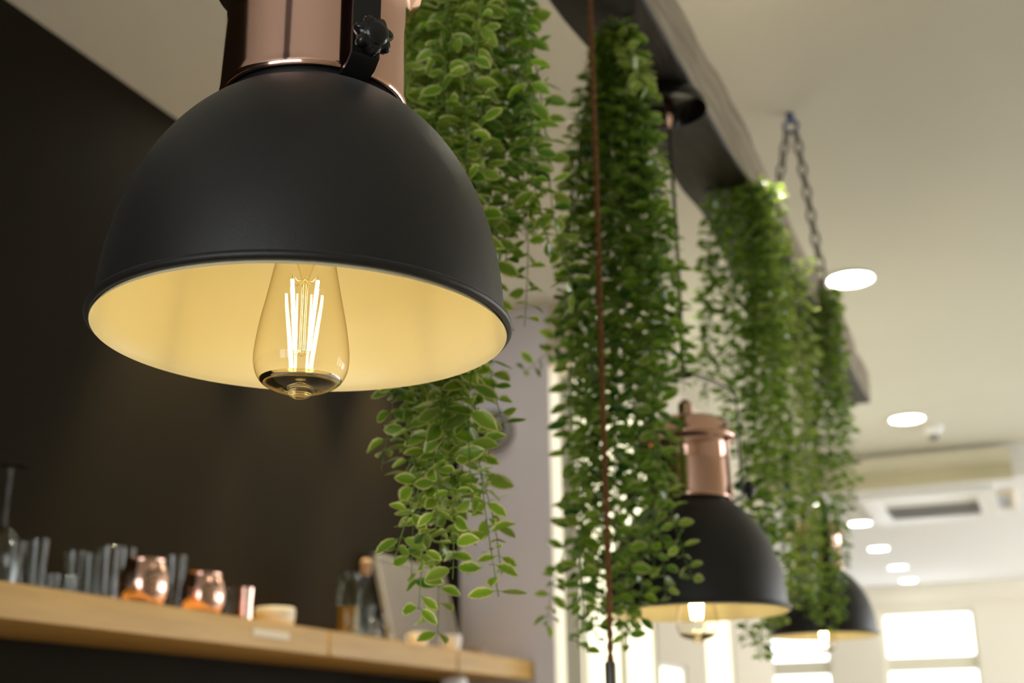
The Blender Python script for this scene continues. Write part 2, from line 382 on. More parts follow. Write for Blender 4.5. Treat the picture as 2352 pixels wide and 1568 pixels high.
part(MB().lathe([(0, -.085)] + arc(0, -.055, .032, -PI/2, 0, 6)[1:] + [(.03, -.045), (0, -.045)], 24), 'lens', M['slot'], sn)

# round speaker on the lilac wall
p = on_y(1138, 992, YP)
sp = empty('wall_speaker', (p.x, YP, p.z)); tag(sp, 'round dark grey speaker on the lilac wall behind the nearest vines', 'speaker')
rx = Matrix.Rotation(PI/2, 4, 'X')
part(MB().lathe([(0, .0), (.086, .0), (.088, .02), (.080, .055), (.062, .062), (.056, .05), (0, .05)], 40, mt=rx), 'speaker_body', M['grey'], sp)
part(MB().lathe([(0, .062), (.03, .060), (.055, .052), (.055, .048), (0, .048)], 40, mt=rx), 'speaker_grille', M['blackgloss'], sp)

# ------------------------------------------------------------------ beam
BZ0, BZ1, BX0, BX1 = 1.13+CZ, 1.264+CZ, -.605, -.460
def make_beam():
    n = 110; ya, yb = -2.2, 4.47; v = []; f = []; mi = []; rr = random.Random(3)
    def walk(amp, k):
        ph = [(rr.uniform(0, 6.3), rr.uniform(.7, 1.3)) for _ in range(4)]
        return lambda y: sum(amp/(i+1)*math.sin(y*(2.2+4.5*i)*q*k+p_) for i, (p_, q) in enumerate(ph)) + rr.uniform(-.12, .12)*amp
    fs = [walk(.0085, 1.3), walk(.006, 1.2), walk(.006, 1.6), walk(.007, 1.0), walk(.004, 1.5), walk(.004, 1.5)]
    m = 10
    for i in range(n+1):
        y = ya+(yb-ya)*i/n; d = [g(y) for g in fs]; ch = .008
        a, b, c_, e = BX0+d[0], BX1+d[1]*.5, BX1+d[2], BX0+d[3]; z0, z1 = BZ0+d[4]*.5, BZ1+d[5]
        ring = [(a+ch, z0), ((a+b)/2, z0-.002), (b-.004, z0), (b, z0+.004), ((b+c_)/2+rr.uniform(-.002, .002), (z0+z1)/2), (c_, z1-.012), (c_-.012, z1), ((e+c_)/2, z1+.002), (e+ch, z1), (a, z0+.5*(z1-z0))]
        for x, z in ring:
            yy = y
            if i == n: yy = y + .05*(z-BZ0)/.13 + (x-BX0)*.12
            v.append((x, yy, z))
    for i in range(n):
        for k in range(m):
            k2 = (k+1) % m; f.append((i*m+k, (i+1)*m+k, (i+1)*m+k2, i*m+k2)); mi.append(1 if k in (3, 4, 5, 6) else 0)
    f.append(tuple(range(m))); mi.append(0); f.append(tuple(n*m+k for k in range(m))[::-1]); mi.append(0)
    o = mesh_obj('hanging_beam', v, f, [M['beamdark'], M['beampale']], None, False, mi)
    return tag(o, 'rough timber beam with dark underside and pale sawn edge, hung below the ceiling', 'beam')
make_beam()

# chain round the beam, hung from the ceiling
YC = 3.45; anchor = Vector((-.50, YC, H))
ch = empty('hanging_chain', anchor); tag(ch, 'steel link chain looped over a ceiling hook and holding the timber beam', 'chain')
def torus_link(L, W, r, mt):
    pts = []; hw = W/2-r; hl = L/2-W/2
    for k in range(9): a = PI*k/8; pts.append((hw*math.cos(a), 0, hl+hw*math.sin(a)))
    for k in range(9): a = PI+PI*k/8; pts.append((hw*math.cos(a), 0, -hl+hw*math.sin(a)))
    v = []; f = []; n = len(pts); seg = 8
    P = [Vector(q) for q in pts]
    for i in range(n):
        t = (P[(i+1) % n]-P[i-1]).normalized(); nn = Vector((0, 1, 0)); b = t.cross(nn)
        for k in range(seg): a = 2*PI*k/seg; v.append(mt @ (P[i]+(nn*math.cos(a)+b*math.sin(a))*r))
    for i in range(n):
        for k in range(seg): f.append((i*seg+k, i*seg+(k+1) % seg, ((i+1) % n)*seg+(k+1) % seg, ((i+1) % n)*seg+k))
    return v, f
top = Vector((0, 0, -.055))
for end in (Vector((BX0-.006, YC, BZ1-.06))-anchor, Vector((BX1+.008, YC, BZ1-.06))-anchor):
    knee = Vector((end.x, 0, BZ1+.004-anchor.z))
    def along(a, b, n, st=0):
        for k in range(n):
            c0 = a.lerp(b, (k+.5)/n); d = (b-a).normalized(); q = d.to_track_quat('Z', 'Y').to_matrix().to_4x4()
            mt = Matrix.Translation(c0) @ q @ Matrix.Rotation(PI/2*((k+st) % 2)+.3, 4, 'Z')
            v, f = torus_link((b-a).length/n+.010, .030, .0042, mt)
            o = mesh_obj('chain_link', v, f, M['chain'], ch)
    sx = math.copysign(.012, end.x)
    n = round((knee-top).length/.036); along(top+Vector((sx, 0, 0)), knee, n); along(knee, end, 2, n)
hk = MB(); hk.tube([(0, 0, -.001), (0, 0, -.028)], .012, 12); hk.tube([(0, 0, -.02)] + [(.019*math.sin(a), 0, -.040-.0*a+.019*math.cos(a)) for a in [k*PI/9 for k in range(0, 17)]], .006, 8)
part(hk, 'ceiling_hook', M['blueplastic'], ch)

# ------------------------------------------------------------------ pendant lamp
def make_lamp():
    root = empty('pendant_lamp', (0, 0, 0))
    Rr, Hd, e = .1450, .1935, 2.12
    def rad(z): return Rr*max(0, 1-(max(z, 0)/Hd)**e)**(1/e)
    zs = [Hd*.93*math.sin(PI/2*k/44) for k in range(45)]
    zs = [z for z in zs if z < .183]; zs[0] = .003
    prof = [(rad(z), z) for z in zs]
    prof[0] = (rad(0), .0028)
    sh = part(MB().lathe(prof + [(0.0, prof[-1][1]+.001)], 128), 'lamp_shade', M['black'], root, 60)
    inner = [(rad(z)-.0022, z-.0015*(z > .01)) for z in zs]
    ln = MB().lathe([(.1466, -.0020), (.1462, -.0022), (.1452, .0000), (.1440, .0030)] + inner[3:] + [(.018, inner[-1][1]-.002), (0.0, inner[-1][1]-.002)], 128); part(ln, 'lining', M['lining'], sh, 60)
    # rolled rim
    part(MB().lathe([(.1476+.0031*math.cos(a), .0032+.0031*math.sin(a)) for a in [2*PI*k/16 for k in range(16)]], 128, close=True), 'rim', M['black'], sh, 80)
    # copper neck: sleeve with rolled lower edge, collar ring and stepped cap
    r0 = .0702
    prof = [(.065, .1820), (.0685, .1790), (r0, .1790), (r0+.0010, .1805), (r0+.0006, .184), (r0, .190), (r0-.0012, .240), (r0-.002, .272), (r0+.002, .276), (r0+.0095, .279), (r0+.0115, .283), (r0+.0095, .288), (r0+.003, .292),
            (r0+.001, .300), (r0-.001, .309), (r0-.009, .314), (.030, .318), (.0, .319)]
    part(MB().lathe(prof, 96), 'copper_neck', M['copper'], root, 50)
    part(MB().lathe([(0, .168), (.0655, .168), (.0655, .182), (0, .182)], 64), 'neck_base', M['blacksteel'], root)
    gl = MB().lathe([(.0, .319), (.012, .319), (.012, .345), (.006, .352), (0, .352)], 24); part(gl, 'cord_grip', M['copper'], root)
    # yoke: flat strip arms, bent in at the bottom to the shade's shoulder and together at the top
    for s in (1, -1):
        rr = .0850
        pts = [(.056, .1785), (.066, .1752), (.079, .179), (rr, .184), (rr, .24), (rr, .30), (rr, .352), (rr-.012, .366), (.045, .383), (.012, .397)]
        nds = []
        for i in range(len(pts)):
            a = pts[max(i-1, 0)]; b = pts[min(i+1, len(pts)-1)]; t = Vector((b[0]-a[0], 0, b[1]-a[1])).normalized(); nds.append(Vector((-t.z*s, 0, t.x)))
        mb = MB().ribbon([(x*s, 0, z) for x, z in pts], (0, 1, 0), .0215, .003, nds)
        yk = part(mb, 'yoke_arm', M['blackgloss'], root, 30)
        # star knob
        kb = MB(); n = 56; mt = Matrix.Translation((s*(rr+.0015), 0, .194)) @ Matrix.Rotation(s*PI/2, 4, 'Y')
        def star(k, a): return 1+.13*math.cos(7*a)*k
        lay = [(.006, 0, 0), (.006, .004, 0), (.0112, .005, .8), (.0138, .0075, 1), (.0140, .012, 1), (.0126, .0148, .8), (.0098, .0155, 0), (.0092, .0170, 0), (.0075, .0188, 0), (.004, .0198, 0), (.0001, .0201, 0)]
        v = []; f = []
        for i, (r, z, k) in enumerate(lay):
            for j in range(n): a = 2*PI*j/n; v.append(mt @ Vector((r*star(k, a)*math.cos(a), r*star(k, a)*math.sin(a), z)))
        for i in range(len(lay)-1):
            for j in range(n): j2 = (j+1) % n; f.append((i*n+j, i*n+j2, (i+1)*n+j2, (i+1)*n+j))
        kb.add(v, f); part(kb, 'star_knob', M['blackgloss'], yk, 50)
    part(MB().tube([(-.014, 0, .397), (.014, 0, .397)], .007, 16).tube([(0, 0, .39), (0, 0, .412)], .006, 14), 'yoke_hub', M['blacksteel'], root)
    # socket
    so = MB().lathe([(0, .178), (.019, .178), (.021, .172), (.021, .125), (.0185, .118), (.0185, .113), (0, .113)], 40)
    part(so, 'lamp_socket', M['brass'], root)
    # bulb
    bprof = [(.0133, .123), (.0136, .108), (.0150, .094), (.0180, .074), (.0222, .052), (.0266, .029), (.0305, .010), (.0330, -.006), (.0340, -.018), (.0330, -.0270), (.0295, -.0343), (.0240, -.0390), (.0170, -.0420), (.0110, -.0433), (.0086, -.0446), (.0072, -.0462), (.0046, -.0476), (.002, -.0483), (.0, -.0485)]
    fine = []
    for i in range(len(bprof)-1):     # Catmull-Rom through the profile
        P0, P1, P2, P3 = [bprof[min(max(j, 0), len(bprof)-1)] for j in (i-1, i, i+1, i+2)]
        for k in range(4):
            t = k/4
            fine.append(tuple(.5*((2*P1[c])+(-P0[c]+P2[c])*t+(2*P0[c]-5*P1[c]+4*P2[c]-P3[c])*t*t+(-P0[c]+3*P1[c]-3*P2[c]+P3[c])*t**3) for c in (0, 1)))
    fine.append(bprof[-1])
    bl = part(MB().lathe(fine, 64), 'light_bulb', M['bulb'], root, 80)
    lens = [(r_, z_) for r_, z_ in fine if z_ < -.033]
    rl, zl = lens[0]
    inn = [(rl*math.cos(a), zl-.0060*math.sin(a)) for a in [PI/2*k/10 for k in range(1, 11)]]
    part(MB().lathe([(r_*.985, z_+.0003) for r_, z_ in lens]+[], 64).lathe([(rl*.985, zl+.0003)]+[(max(a*.985, 0), b) for a, b in inn], 64), 'glass_tip', M['solidglass'], bl, 80)
    st = MB().lathe([(.010, .115), (.008, .085), (.0068, .064), (.0066, .054), (.004, .046), (.0022, .040), (.0020, .0), (.0022, -.013), (.0034, -.015), (.0, -.017)], 24)
    part(st, 'glass_stem', M['stem'], bl)
    zt, zb = .038, -.010
    for k in range(4):
        a = math.radians(21+90*k)
        A = Vector((.0128*math.cos(a), .0128*math.sin(a), zt)); B = Vector((.0072*math.cos(a), .0072*math.sin(a), zb))
        part(MB().tube([A, B], .0013, 10), 'filament', M['filament'], bl)
        w = MB(); w2 = MB(); w.tube([(0, 0, .042), A*.6+Vector((0, 0, .039*.4)), A+Vector((0, 0, .0035)), A], .00032, 6); w2.tube([B, B+Vector((0, 0, -.004)), (0, 0, zb-.002)], .00032, 6)
        part(w, 'support_wire', M['wire'], bl); part(w2, 'support_wire', M['wire'], bl)
    return root
lamp = make_lamp()
def yaw_toward(P, extra):    # yaw of the lamp so its first yoke arm points extra radians right of the camera direction
    d = CAM - Vector(P); return math.atan2(d.y, d.x) + extra
L1 = Vector((-.4645, .7505, .290+CZ)) + RGT*.0018 - UPV*.0060; L2 = Vector((-.5110, 2.045, .204+CZ)); L3 = Vector((-.563, 3.66, .283+CZ))
def cable_and_cup(root, Lp, top, with_cup=True):
    h = (top-Lp.z)/.995
    pts = [(0, 0, .408), (.001, .0, .45), (.002, 0, .6), (0, 0, h-.02)]
    c = part(MB().tube(pts, .0032, 10), 'power_cable', M['cable'], root)
    if with_cup:
        cup = part(MB().lathe([(0, h-.001), (.030, h-.001), (.058, h-.010), (.068, h-.026), (.070, h-.040), (.068, h-.040), (.065, h-.027), (.055, h-.014), (0, h-.008)], 48), 'ceiling_cup', M['blackgloss'], root)
        part(MB().lathe([(0, h-.012), (.010, h-.014), (.010, h-.05), (.006, h-.062), (.0035, h-.075), (0, h-.075)], 20), 'cup_grip', M['copper'], cup)
    return c
l2 = copy_tree(lamp); l3 = copy_tree(lamp)
G = 'black and copper pendant lamps under the beam'
tag(lamp, 'large sharp black dome pendant lamp with cream inside and glowing filament bulb, nearest the viewer', 'pendant lamp', G)
tag(l2, 'middle black dome pendant lamp with copper neck, half behind the second clump of vines', 'pendant lamp', G)
tag(l3, 'farthest black dome pendant lamp, small and blurred behind the last vines', 'pendant lamp', G)
for o, P, ex in ((lamp, L1, math.radians(24)), (l2, L2, math.radians(86)), (l3, L3, math.radians(20))):
    o.location = P; o.rotation_euler = (0, 0, yaw_toward(P, ex))
    o.scale = (.995,)*3
# the nearest lamp hangs a touch out of plumb
ax = (L1-CAM).normalized()
lamp.rotation_mode = 'QUATERNION'
from mathutils import Quaternion
lamp.rotation_quaternion = Quaternion(Vector((ax.x, ax.y, 0)).normalized(), .010) @ Euler((0, 0, yaw_toward(L1, math.radians(24)))).to_quaternion()
for o, P in ((lamp, L1), (l2, L2), (l3, L3)): cable_and_cup(o, P, BZ0+.004 if o is not lamp else BZ0-.0)

# ------------------------------------------------------------------ brown twisted cord of the pendant that hangs below the frame
YCD = 1.60
cpx = [(1355, 0), (1360, 150), (1366, 320), (1372, 500), (1377, 700), (1383, 900), (1390, 1100), (1397, 1300), (1400, 1420), (1403, 1560)]
cp = [on_y(x, y, YCD) for x, y in cpx]
cp = [Vector((cp[0].x-.004, YCD, BZ0+.002))] + cp
base = cp[-1]
cord = empty('hanging_rope', base); tag(cord, 'brown twisted fabric cord hanging straight down through the second clump of vines', 'rope')
def resample(pts, step):
    out = [pts[0].copy()]; acc = 0
    for a, b in zip(pts, pts[1:]):
        L = (b-a).length; n = max(1, int(L/step))
        for k in range(1, n+1): out.append(a.lerp(b, k/n))
    return out
rp = resample(cp, .003)
for ph in (0, PI):
    tw = []; s = 0
    for i, q in enumerate(rp):
        if i: s += (rp[i]-rp[i-1]).length
        rad_ = .0021; a = s*2*PI/.032+ph
        tw.append(q-base+Vector((rad_*math.cos(a), rad_*math.sin(a), 0)))
    part(MB().tube(tw, .0024, 8), 'cord_strand', M['rope'], cord, 80)
part(MB().lathe([(0, .022), (.006, .022), (.0072, .019), (.0072, -.05), (0, -.05)], 24), 'metal_sleeve', M['chain'], cord)

# ------------------------------------------------------------------ vines
LU = [0, .10, .30, .55, .78, .93, 1]; LW = [.06, .52, .92, 1.0, .72, .34, .02]
def leaf_verts(base, d, nrm, L, W, cup, bend):
    d = d.normalized(); nrm = (nrm-d*nrm.dot(d)).normalized(); s = d.cross(nrm)
    vs = []; uv = []
    for u, w in zip(LU, LW):
        c = base + d*(L*u) + nrm*(-bend*L*u*u)
        for k in (-1, -.5, 0, .5, 1):
            y = k*w*W/2; vs.append(c + s*y + nrm*(cup*W*(k*w)**2 - .03*W*(1-abs(k))*w)); uv.append((u, .5+.5*k))
    return vs, uv
LF = [(i*5+k, i*5+k+1, (i+1)*5+k+1, (i+1)*5+k) for i in range(6) for k in range(4)]
def strand(root, pts, leafL, rnd, mats, tone0=.5, gap=.0125, start=.0, thick=.0011):
    """one trailing stem (part) with its leaves (sub-part)"""
    org = root.location
    P = resample([Vector(p) for p in pts], .012)
    for _ in range(6):
        P = [P[0]] + [(P[i-1]+P[i]*2+P[i+1])/4 for i in range(1, len(P)-1)] + [P[-1]]
    P = [p-org for p in P]
    mb = MB().tube(P, [thick*(1-.55*i/len(P)) for i in range(len(P))], 6)
    st = mb.build('vine_stem', M['stemgreen'], root, smooth=True)
    V = []; F = []; UV = []; T = []; phi = rnd.uniform(0, 6.28); acc = 0; nxt = start; tot = sum((P[i+1]-P[i]).length for i in range(len(P)-1))
    for i in range(len(P)-1):
        seg = P[i+1]-P[i]; L = seg.length
        while nxt <= acc+L:
            c = P[i]+seg*((nxt-acc)/L); t = seg.normalized(); tfrac = nxt/tot
            ref = Vector((1, 0, 0)); a = (ref-t*ref.dot(t)).normalized(); b = t.cross(a)
            phi += PI/2+rnd.uniform(-.5, .5)
            for q in (0, PI):
                if rnd.random() < .06: continue
                aa = phi+q+rnd.uniform(-.35, .35)
                out = a*math.cos(aa)+b*math.sin(aa)
                d = out + Vector((0, 0, rnd.gauss(-.12, .28))) + t*.12
                tilt = rnd.gauss(0, .8)
                n0 = Vector((0, 0, 1)); sd = d.normalized().cross(n0).normalized()
                nrm = n0*math.cos(tilt)+sd*math.sin(tilt) + Vector((rnd.gauss(.1, .5), rnd.gauss(-1.1, .6), 0))
                l = leafL*rnd.uniform(.78, 1.15)*(1 if tfrac < .9 else .82); w = l*rnd.uniform(.50, .62)
                pet = d.normalized()*leafL*.14
                vs, uv = leaf_verts(c+pet, d, nrm, l, w, rnd.uniform(.05, .22), rnd.uniform(-.05, .25))
                o = len(V); V += vs; F += [tuple(j+o for j in f) for f in LF]; UV += uv
                tone = min(1, max(0, rnd.gauss(tone0, .34))); T += [tone]*len(vs)
                # leaf stalk
                o = len(V); s_ = d.normalized().cross(Vector((0, 0, 1))).normalized()*.0007; zz = Vector((0, 0, .0007))
                V += [c+s_, c-s_, c+zz, c+pet*1.25+s_, c+pet*1.25-s_, c+pet*1.25+zz]; UV += [(.5, .3)]*6; T += [tone]*6
                F += [(o, o+1, o+4, o+3), (o+1, o+2, o+5, o+4), (o+2, o, o+3, o+5)]
            nxt += gap*rnd.uniform(.8, 1.25)
        acc += L
    if not V: return
    me = bpy.data.meshes.new('vine_leaves'); me.from_pydata([tuple(v) for v in V], [], F)
    me.materials.append(mats)
    ul = me.uv_layers.new(name='UVMap'); li = [0]*len(me.loops); me.loops.foreach_get('vertex_index', li)
    ul.data.foreach_set('uv', [c for i in li for c in UV[i]])
    at = me.attributes.new('tone', 'FLOAT', 'POINT'); at.data.foreach_set('value', T)
    me.polygons.foreach_set('use_smooth', [True]*len(me.polygons)); me.update()
    o = bpy.data.objects.new('vine_leaves', me); link(o, st)
    return st
def px_path(pts, Y, rnd, jit=.0):
    dy = rnd.uniform(-jit, jit); return [on_y(x, y, Y+dy) for x, y in pts]
def interp(tab, x):
    if x <= tab[0][0]: return tab[0][1]
    for (a, b), (c, d) in zip(tab, tab[1:]):
        if x <= c: return b+(d-b)*(x-a)/(c-a)
    return tab[-1][1]
def fall(root, Y, rnd, n, xtop, ytop, xr, tips, leafL, mats, tone, spread=.06, gap=.0125, eased=220, short=.35):
    """n random trailing strands: leave the top, ease out sideways and hang down to a tip height that varies across the clump"""
    for k in range(n):
        u = (k+rnd.uniform(0, 1))/n
        x = xr[0]+(xr[1]-xr[0])*u
        yt = ytop + rnd.uniform(-10, 30)
        x0 = xtop[0]+(xtop[1]-xtop[0])*min(1, max(0, u+rnd.uniform(-.15, .15)))
        tip = interp(tips, x); 
        if rnd.random() < short: tip = yt + (tip-yt)*rnd.uniform(.4, .85)
        tip += rnd.uniform(-25, 15)
        dy = rnd.uniform(-1, 1)*spread; pts = []; ph = rnd.uniform(0, 6.3); amp = rnd.uniform(3, 10); drift = rnd.uniform(-14, 14)
        m = 12
        for i in range(m+1):
            t = i/m; y = yt+(tip-yt)*t; e_ = 1-math.exp(-(y-yt)/(eased*(2.3 if x > x0+60 else 1)))
            xx = x0+(x-x0)*e_+amp*math.sin(ph+y/130)+drift*t
            pts.append(on_y(xx, y, Y+dy*e_))
        strand(root, pts, leafL, rnd, mats, tone, gap)

def plant(name, px, py, Y, label):
    p = on_y(px, py, Y); r = empty('hanging_vine_plant', p); tag(r, label, 'hanging plant', 'trailing artificial vines hung from the beam'); return r

# plant A: nearest, beside and behind the big lamp
rnd = random.Random(11); YA = 1.28
xt = on_y(1080, 0, YA); A = empty('hanging_vine_plant', (-.53, YA, BZ0)); tag(A, 'nearest clump of variegated trailing vines, right behind the big black lamp', 'hanging plant', 'trailing artificial vines hung from the beam')
def A_top(x): return [Vector((-.53+rnd.uniform(-.03, .04), YA+rnd.uniform(-.05, .05), BZ0))]
LA = .0262
for path in ([(1175, -60), (1190, 180), (1200, 400), (1215, 560), (1210, 660), (1205, 750)],
             [(1190, -60), (1215, 60), (1245, 230), (1262, 400), (1268, 500), (1290, 580), (1312, 650), (1325, 700)],
             [(1110, -60), (1130, 200), (1125, 400), (1135, 500), (1148, 625)],
             [(1160, -60), (1180, 100), (1220, 330), (1225, 430), (1262, 560)],
             [(1150, -60), (1150, 250), (1165, 420), (1200, 520)]):
    d_ = rnd.uniform(-.05, .05)
    strand(A, A_top(0)+[on_y(x, y, YA+d_) for x, y in path], LA, rnd, LEAF[0], .62, .0135)
for k in range(16):
    x = 925+(1235-925)*(k+rnd.random())/16; tip = interp([(925, 500), (1000, 560), (1080, 600), (1150, 640), (1190, 560), (1240, 430)], x)+rnd.uniform(-110, 20)
    d_ = rnd.uniform(-.08, .09); ph = rnd.uniform(0, 6); pts = A_top(0)
    for i in range(9): y = -80+(tip+80)*i/8; pts.append(on_y(x+9*math.sin(ph+y/110)+(i/8)*rnd.uniform(-8, 14), y, YA+d_))
    strand(A, pts, LA, rnd, LEAF[1 if rnd.random() < .88 else 0], .42, .0135)
for path in ([(1060, 820), (1040, 890), (1018, 990), (962, 1120), (918, 1230), (905, 1290)],
             [(925, 800), (905, 900), (892, 1000), (875, 1080)],
             [(1060, 800), (1040, 1000), (1022, 1150), (1008, 1300), (1006, 1455)],
             [(1090, 800), (1090, 950), (1105, 1100), (1122, 1230), (1145, 1370)],
             [(1118, 790), (1135, 920), (1160, 985)],
             [(980, 850), (955, 1000), (950, 1150), (945, 1330)],
             [(1010, 850), (1000, 1000), (975, 1200), (962, 1400)],
             [(1080, 850), (1100, 1080), (1135, 1180), (1152, 1320)],
             [(960, 800), (960, 900), (945, 1010), (940, 1060)],
             [(1030, 820), (1010, 960), (1005, 1100), (1000, 1230)],
             [(1000, 820), (985, 960), (985, 1100), (960, 1180)],
             [(1060, 820), (1065, 960), (1060, 1100), (1065, 1190)],
             [(1090, 820), (1070, 940), (1080, 1080), (1085, 1170)],
             [(1020, 900), (1035, 1060), (1045, 1250), (1040, 1330)],
             [(985, 900), (970, 1060), (1020, 1200), (1035, 1290)],
             [(940, 820), (930, 960), (935, 1040)]):
    d_ = rnd.uniform(-.06, .05); up = [on_y(path[0][0]+rnd.uniform(-30, 30), y, YA-.10+d_) for y in (60, 300, 560)]
    strand(A, A_top(0)+up+[on_y(x, y, YA-.15+d_) for x, y in path], LA*1.05, rnd, LEAF[0], .8, .0135, start=.30)  # raised tone paints the lamp's light into these lower leaves

# plant B: in front of the second lamp
rnd = random.Random(23); YBp = 1.76
B = empty('hanging_vine_plant', (-.53, YBp, BZ0)); tag(B, 'second clump of trailing vines around the brown cord, in front of the middle lamp', 'hanging plant', 'trailing artificial vines hung from the beam')
LB = .0250
fall(B, YBp, rnd, 25, (1388, 1440), 65, (1300, 1600), [(1300, 1330), (1340, 1480), (1400, 1420), (1450, 1460), (1500, 1330), (1530, 1250), (1550, 930), (1600, 860)], LB, LEAF[1], .52, .07, .0155)
fall(B, YBp, rnd, 8, (1390, 1440), 80, (1340, 1560), [(1340, 1150), (1450, 1250), (1500, 1150), (1560, 800)], LB, LEAF[1], .40, .09, .0155)
for path in ([(1400, 80), (1350, 200), (1310, 500), (1300, 700), (1285, 790), (1240, 825), (1205, 855)],
             [(1400, 80), (1330, 300), (1315, 700), (1310, 1000), (1335, 1150), (1290, 1280), (1262, 1370), (1256, 1440)],
             [(1400, 80), (1330, 240), (1300, 600), (1310, 850), (1305, 1100), (1310, 1200)],
             [(1420, 70), (1480, 500), (1500, 900), (1520, 1120), (1552, 1200), (1575, 1300), (1592, 1330)],
             [(1420, 70), (1450, 600), (1480, 900), (1490, 1100), (1525, 1290), (1530, 1390)],
             [(1410, 70), (1430, 120), (1462, 180), (1490, 200)],
             [(1410, 70), (1445, 130), (1475, 190), (1505, 215)],
             [(1400, 80), (1380, 500), (1350, 1000), (1330, 1250), (1345, 1500)],
             [(1400, 80), (1400, 600), (1420, 1100), (1445, 1300), (1440, 1490)]):
    d_ = rnd.uniform(-.10, -.02); strand(B, [on_y(x, y, YBp+d_*min(1, i/2)) for i, (x, y) in enumerate(path)], LB*1.05, rnd, LEAF[0], .55, .0135)

# plants C, D, E further down the beam
rnd = random.Random(31)
def far_plant(Y, seed, label, specs, ptop):
    r = empty('hanging_vine_plant', (-.50, Y, BZ0)); tag(r, label, 'hanging plant', 'trailing artificial vines hung from the beam')
    rn = random.Random(seed)
    for (n, xtop, ytop, xr, tips, tone, lf) in specs: fall(r, Y, rn, n, xtop, ytop, xr, tips, .0235, lf, tone, .09, .0165, short=.3)
    return r
far_plant(2.50, 41, 'third clump of trailing vines, beyond the middle lamp where the beam narrows',
          [(22, (1640, 1770), 425, (1590, 1830), [(1590, 880), (1640, 960), (1690, 1100), (1720, 1500), (1760, 1530), (1800, 1380), (1830, 1200)], .62, LEAF[1]),
           (12, (1700, 1780), 420, (1720, 1815), [(1720, 800), (1815, 900)], .75, LEAF[0])], None)
far_plant(2.98, 42, 'fourth clump of trailing vines, between the middle and farthest lamps',
          [(14, (1730, 1850), 585, (1720, 1880), [(1720, 1350), (1760, 1520), (1820, 1400), (1880, 1330)], .7, LEAF[0])], None)
far_plant(3.42, 43, 'farthest clump of trailing vines, in front of the farthest lamp',
          [(19, (1850, 1920), 670, (1820, 1960), [(1820, 1380), (1870, 1440), (1930, 1420), (1945, 1230), (1965, 1120)], .65, LEAF[1]),
           (8, (1870, 1925), 670, (1880, 1965), [(1880, 900), (1965, 1000)], .75, LEAF[0])], None)

# ------------------------------------------------------------------ shelf on the dark wall
SX, SZ1, SZ0 = -1.835, .321+CZ, .252+CZ
sh = empty('wooden_shelf', (-2.0, 2.5, SZ0)); tag(sh, 'thick pine shelf running along the dark wall', 'shelf')
yj = [-.6, on_x(757, 1470, SX).y, on_x(1052, 1500, SX).y, YP-.004]
for a, b in zip(yj, yj[1:]):
    part(MB().box((XW+2.0+.002, a-2.5+.006, 0), (SX+2.0, b-2.5-.006, SZ1-SZ0), bev=.003), 'shelf_board', M['shelf'], sh)
pt = on_x(622, 1470, SX); mb = MB().box((.1655, pt.y-2.5-.085, .028), (.1675, pt.y-2.5+.085, .046)); mb.build('price_tag', M['tag'], sh)
lo = empty('wooden_shelf', (-2.0, 3.8, SZ0-.38)); tag(lo, 'lower shelf on the dark wall, just out of sight under the pine shelf', 'shelf')
part(MB().box((XW+2.002, -1.6, 0), (SX+2.0-.04, .93, .05), bev=.003), 'shelf_board', M['shelf'], lo)

def at_shelf(px, dx=.10):     # a spot on the shelf under photo column px, dx behind the front edge
    y = 3.0
    X = SX-dx
    v = None; lo_, hi_ = .5, 9
    for _ in range(40):
        mid = (lo_+hi_)/2; P = Vector((X, mid, SZ1)); q = P-CAM; x = 1176+FPX*q.dot(RGT)/q.dot(FWD)
        if x < px: lo_ = mid
        else: hi_ = mid
    return Vector((X, lo_, SZ1))
def htop(P, py):              # height of something standing at P whose top shows at photo row py
    v = P-CAM; lo_, hi_ = 0, .6
    for _ in range(40):
        mid = (lo_+hi_)/2; q = v+Vector((0, 0, mid)); y = 784-FPX*q.dot(UPV)/q.dot(FWD)
        if y > py: lo_ = mid
        else: hi_ = mid
    return lo_
def tumbler(px, wpx, ytop, dx, label, group, m='glass', waist=1.0, flare=1.06):
    P = at_shelf(px, dx); h = htop(P, ytop); r = wpx*pxm(P)/2
    t = .0022; o = MB().lathe([(0, 0), (r*.86, 0), (r*.9, .004), (r*.9*waist, h*.5), (r*flare*.97, h-.001), (r*flare*.97-t*.5, h), (r*flare*.97-t, h-.001), (r*.9*waist-t, h*.5), (r*.84, .012), (0, .010)], 40).build('drinking_glass' if m == 'glass' else 'copper_cup', M[m])
    shade(o, 40); o.location = P; tag(o, label, 'glass' if m == 'glass' else 'cup', group); return o
Gg = 'glasses lined up on the pine shelf'
tumbler(78, 50, 1238, .08, 'tall clear glass standing next to the upturned wine glass', Gg)
tumbler(28, 42, 1243, .15, 'tall clear glass half hidden behind the upturned wine glass', Gg)
tumbler(118, 34, 1318, .06, 'short clear glass, left of the two small ones on the shelf', Gg)
tumbler(156, 36, 1322, .06, 'short clear glass, right of the two small ones on the shelf', Gg)
tumbler(163, 50, 1266, .17, 'tall clear glass standing behind the two short glasses', Gg)
tumbler(202, 48, 1272, .12, 'tall clear glass between the short glasses and the bright tall glass', Gg)
tumbler(243, 52, 1255, .07, 'bright tall clear glass just left of the left copper mug', Gg)
tumbler(280, 46, 1258, .18, 'tall clear glass peeping out behind the left edge of the left copper mug', Gg)
tumbler(393, 56, 1276, .20, 'wide clear glass standing between the two copper mugs', Gg)
tumbler(530, 34, 1350, .10, 'small clear glass just right of the right copper mug', Gg)
tumbler(560, 38, 1350, .06, 'straight dark copper cup between the right mug and the cream bowl', None, 'copper')
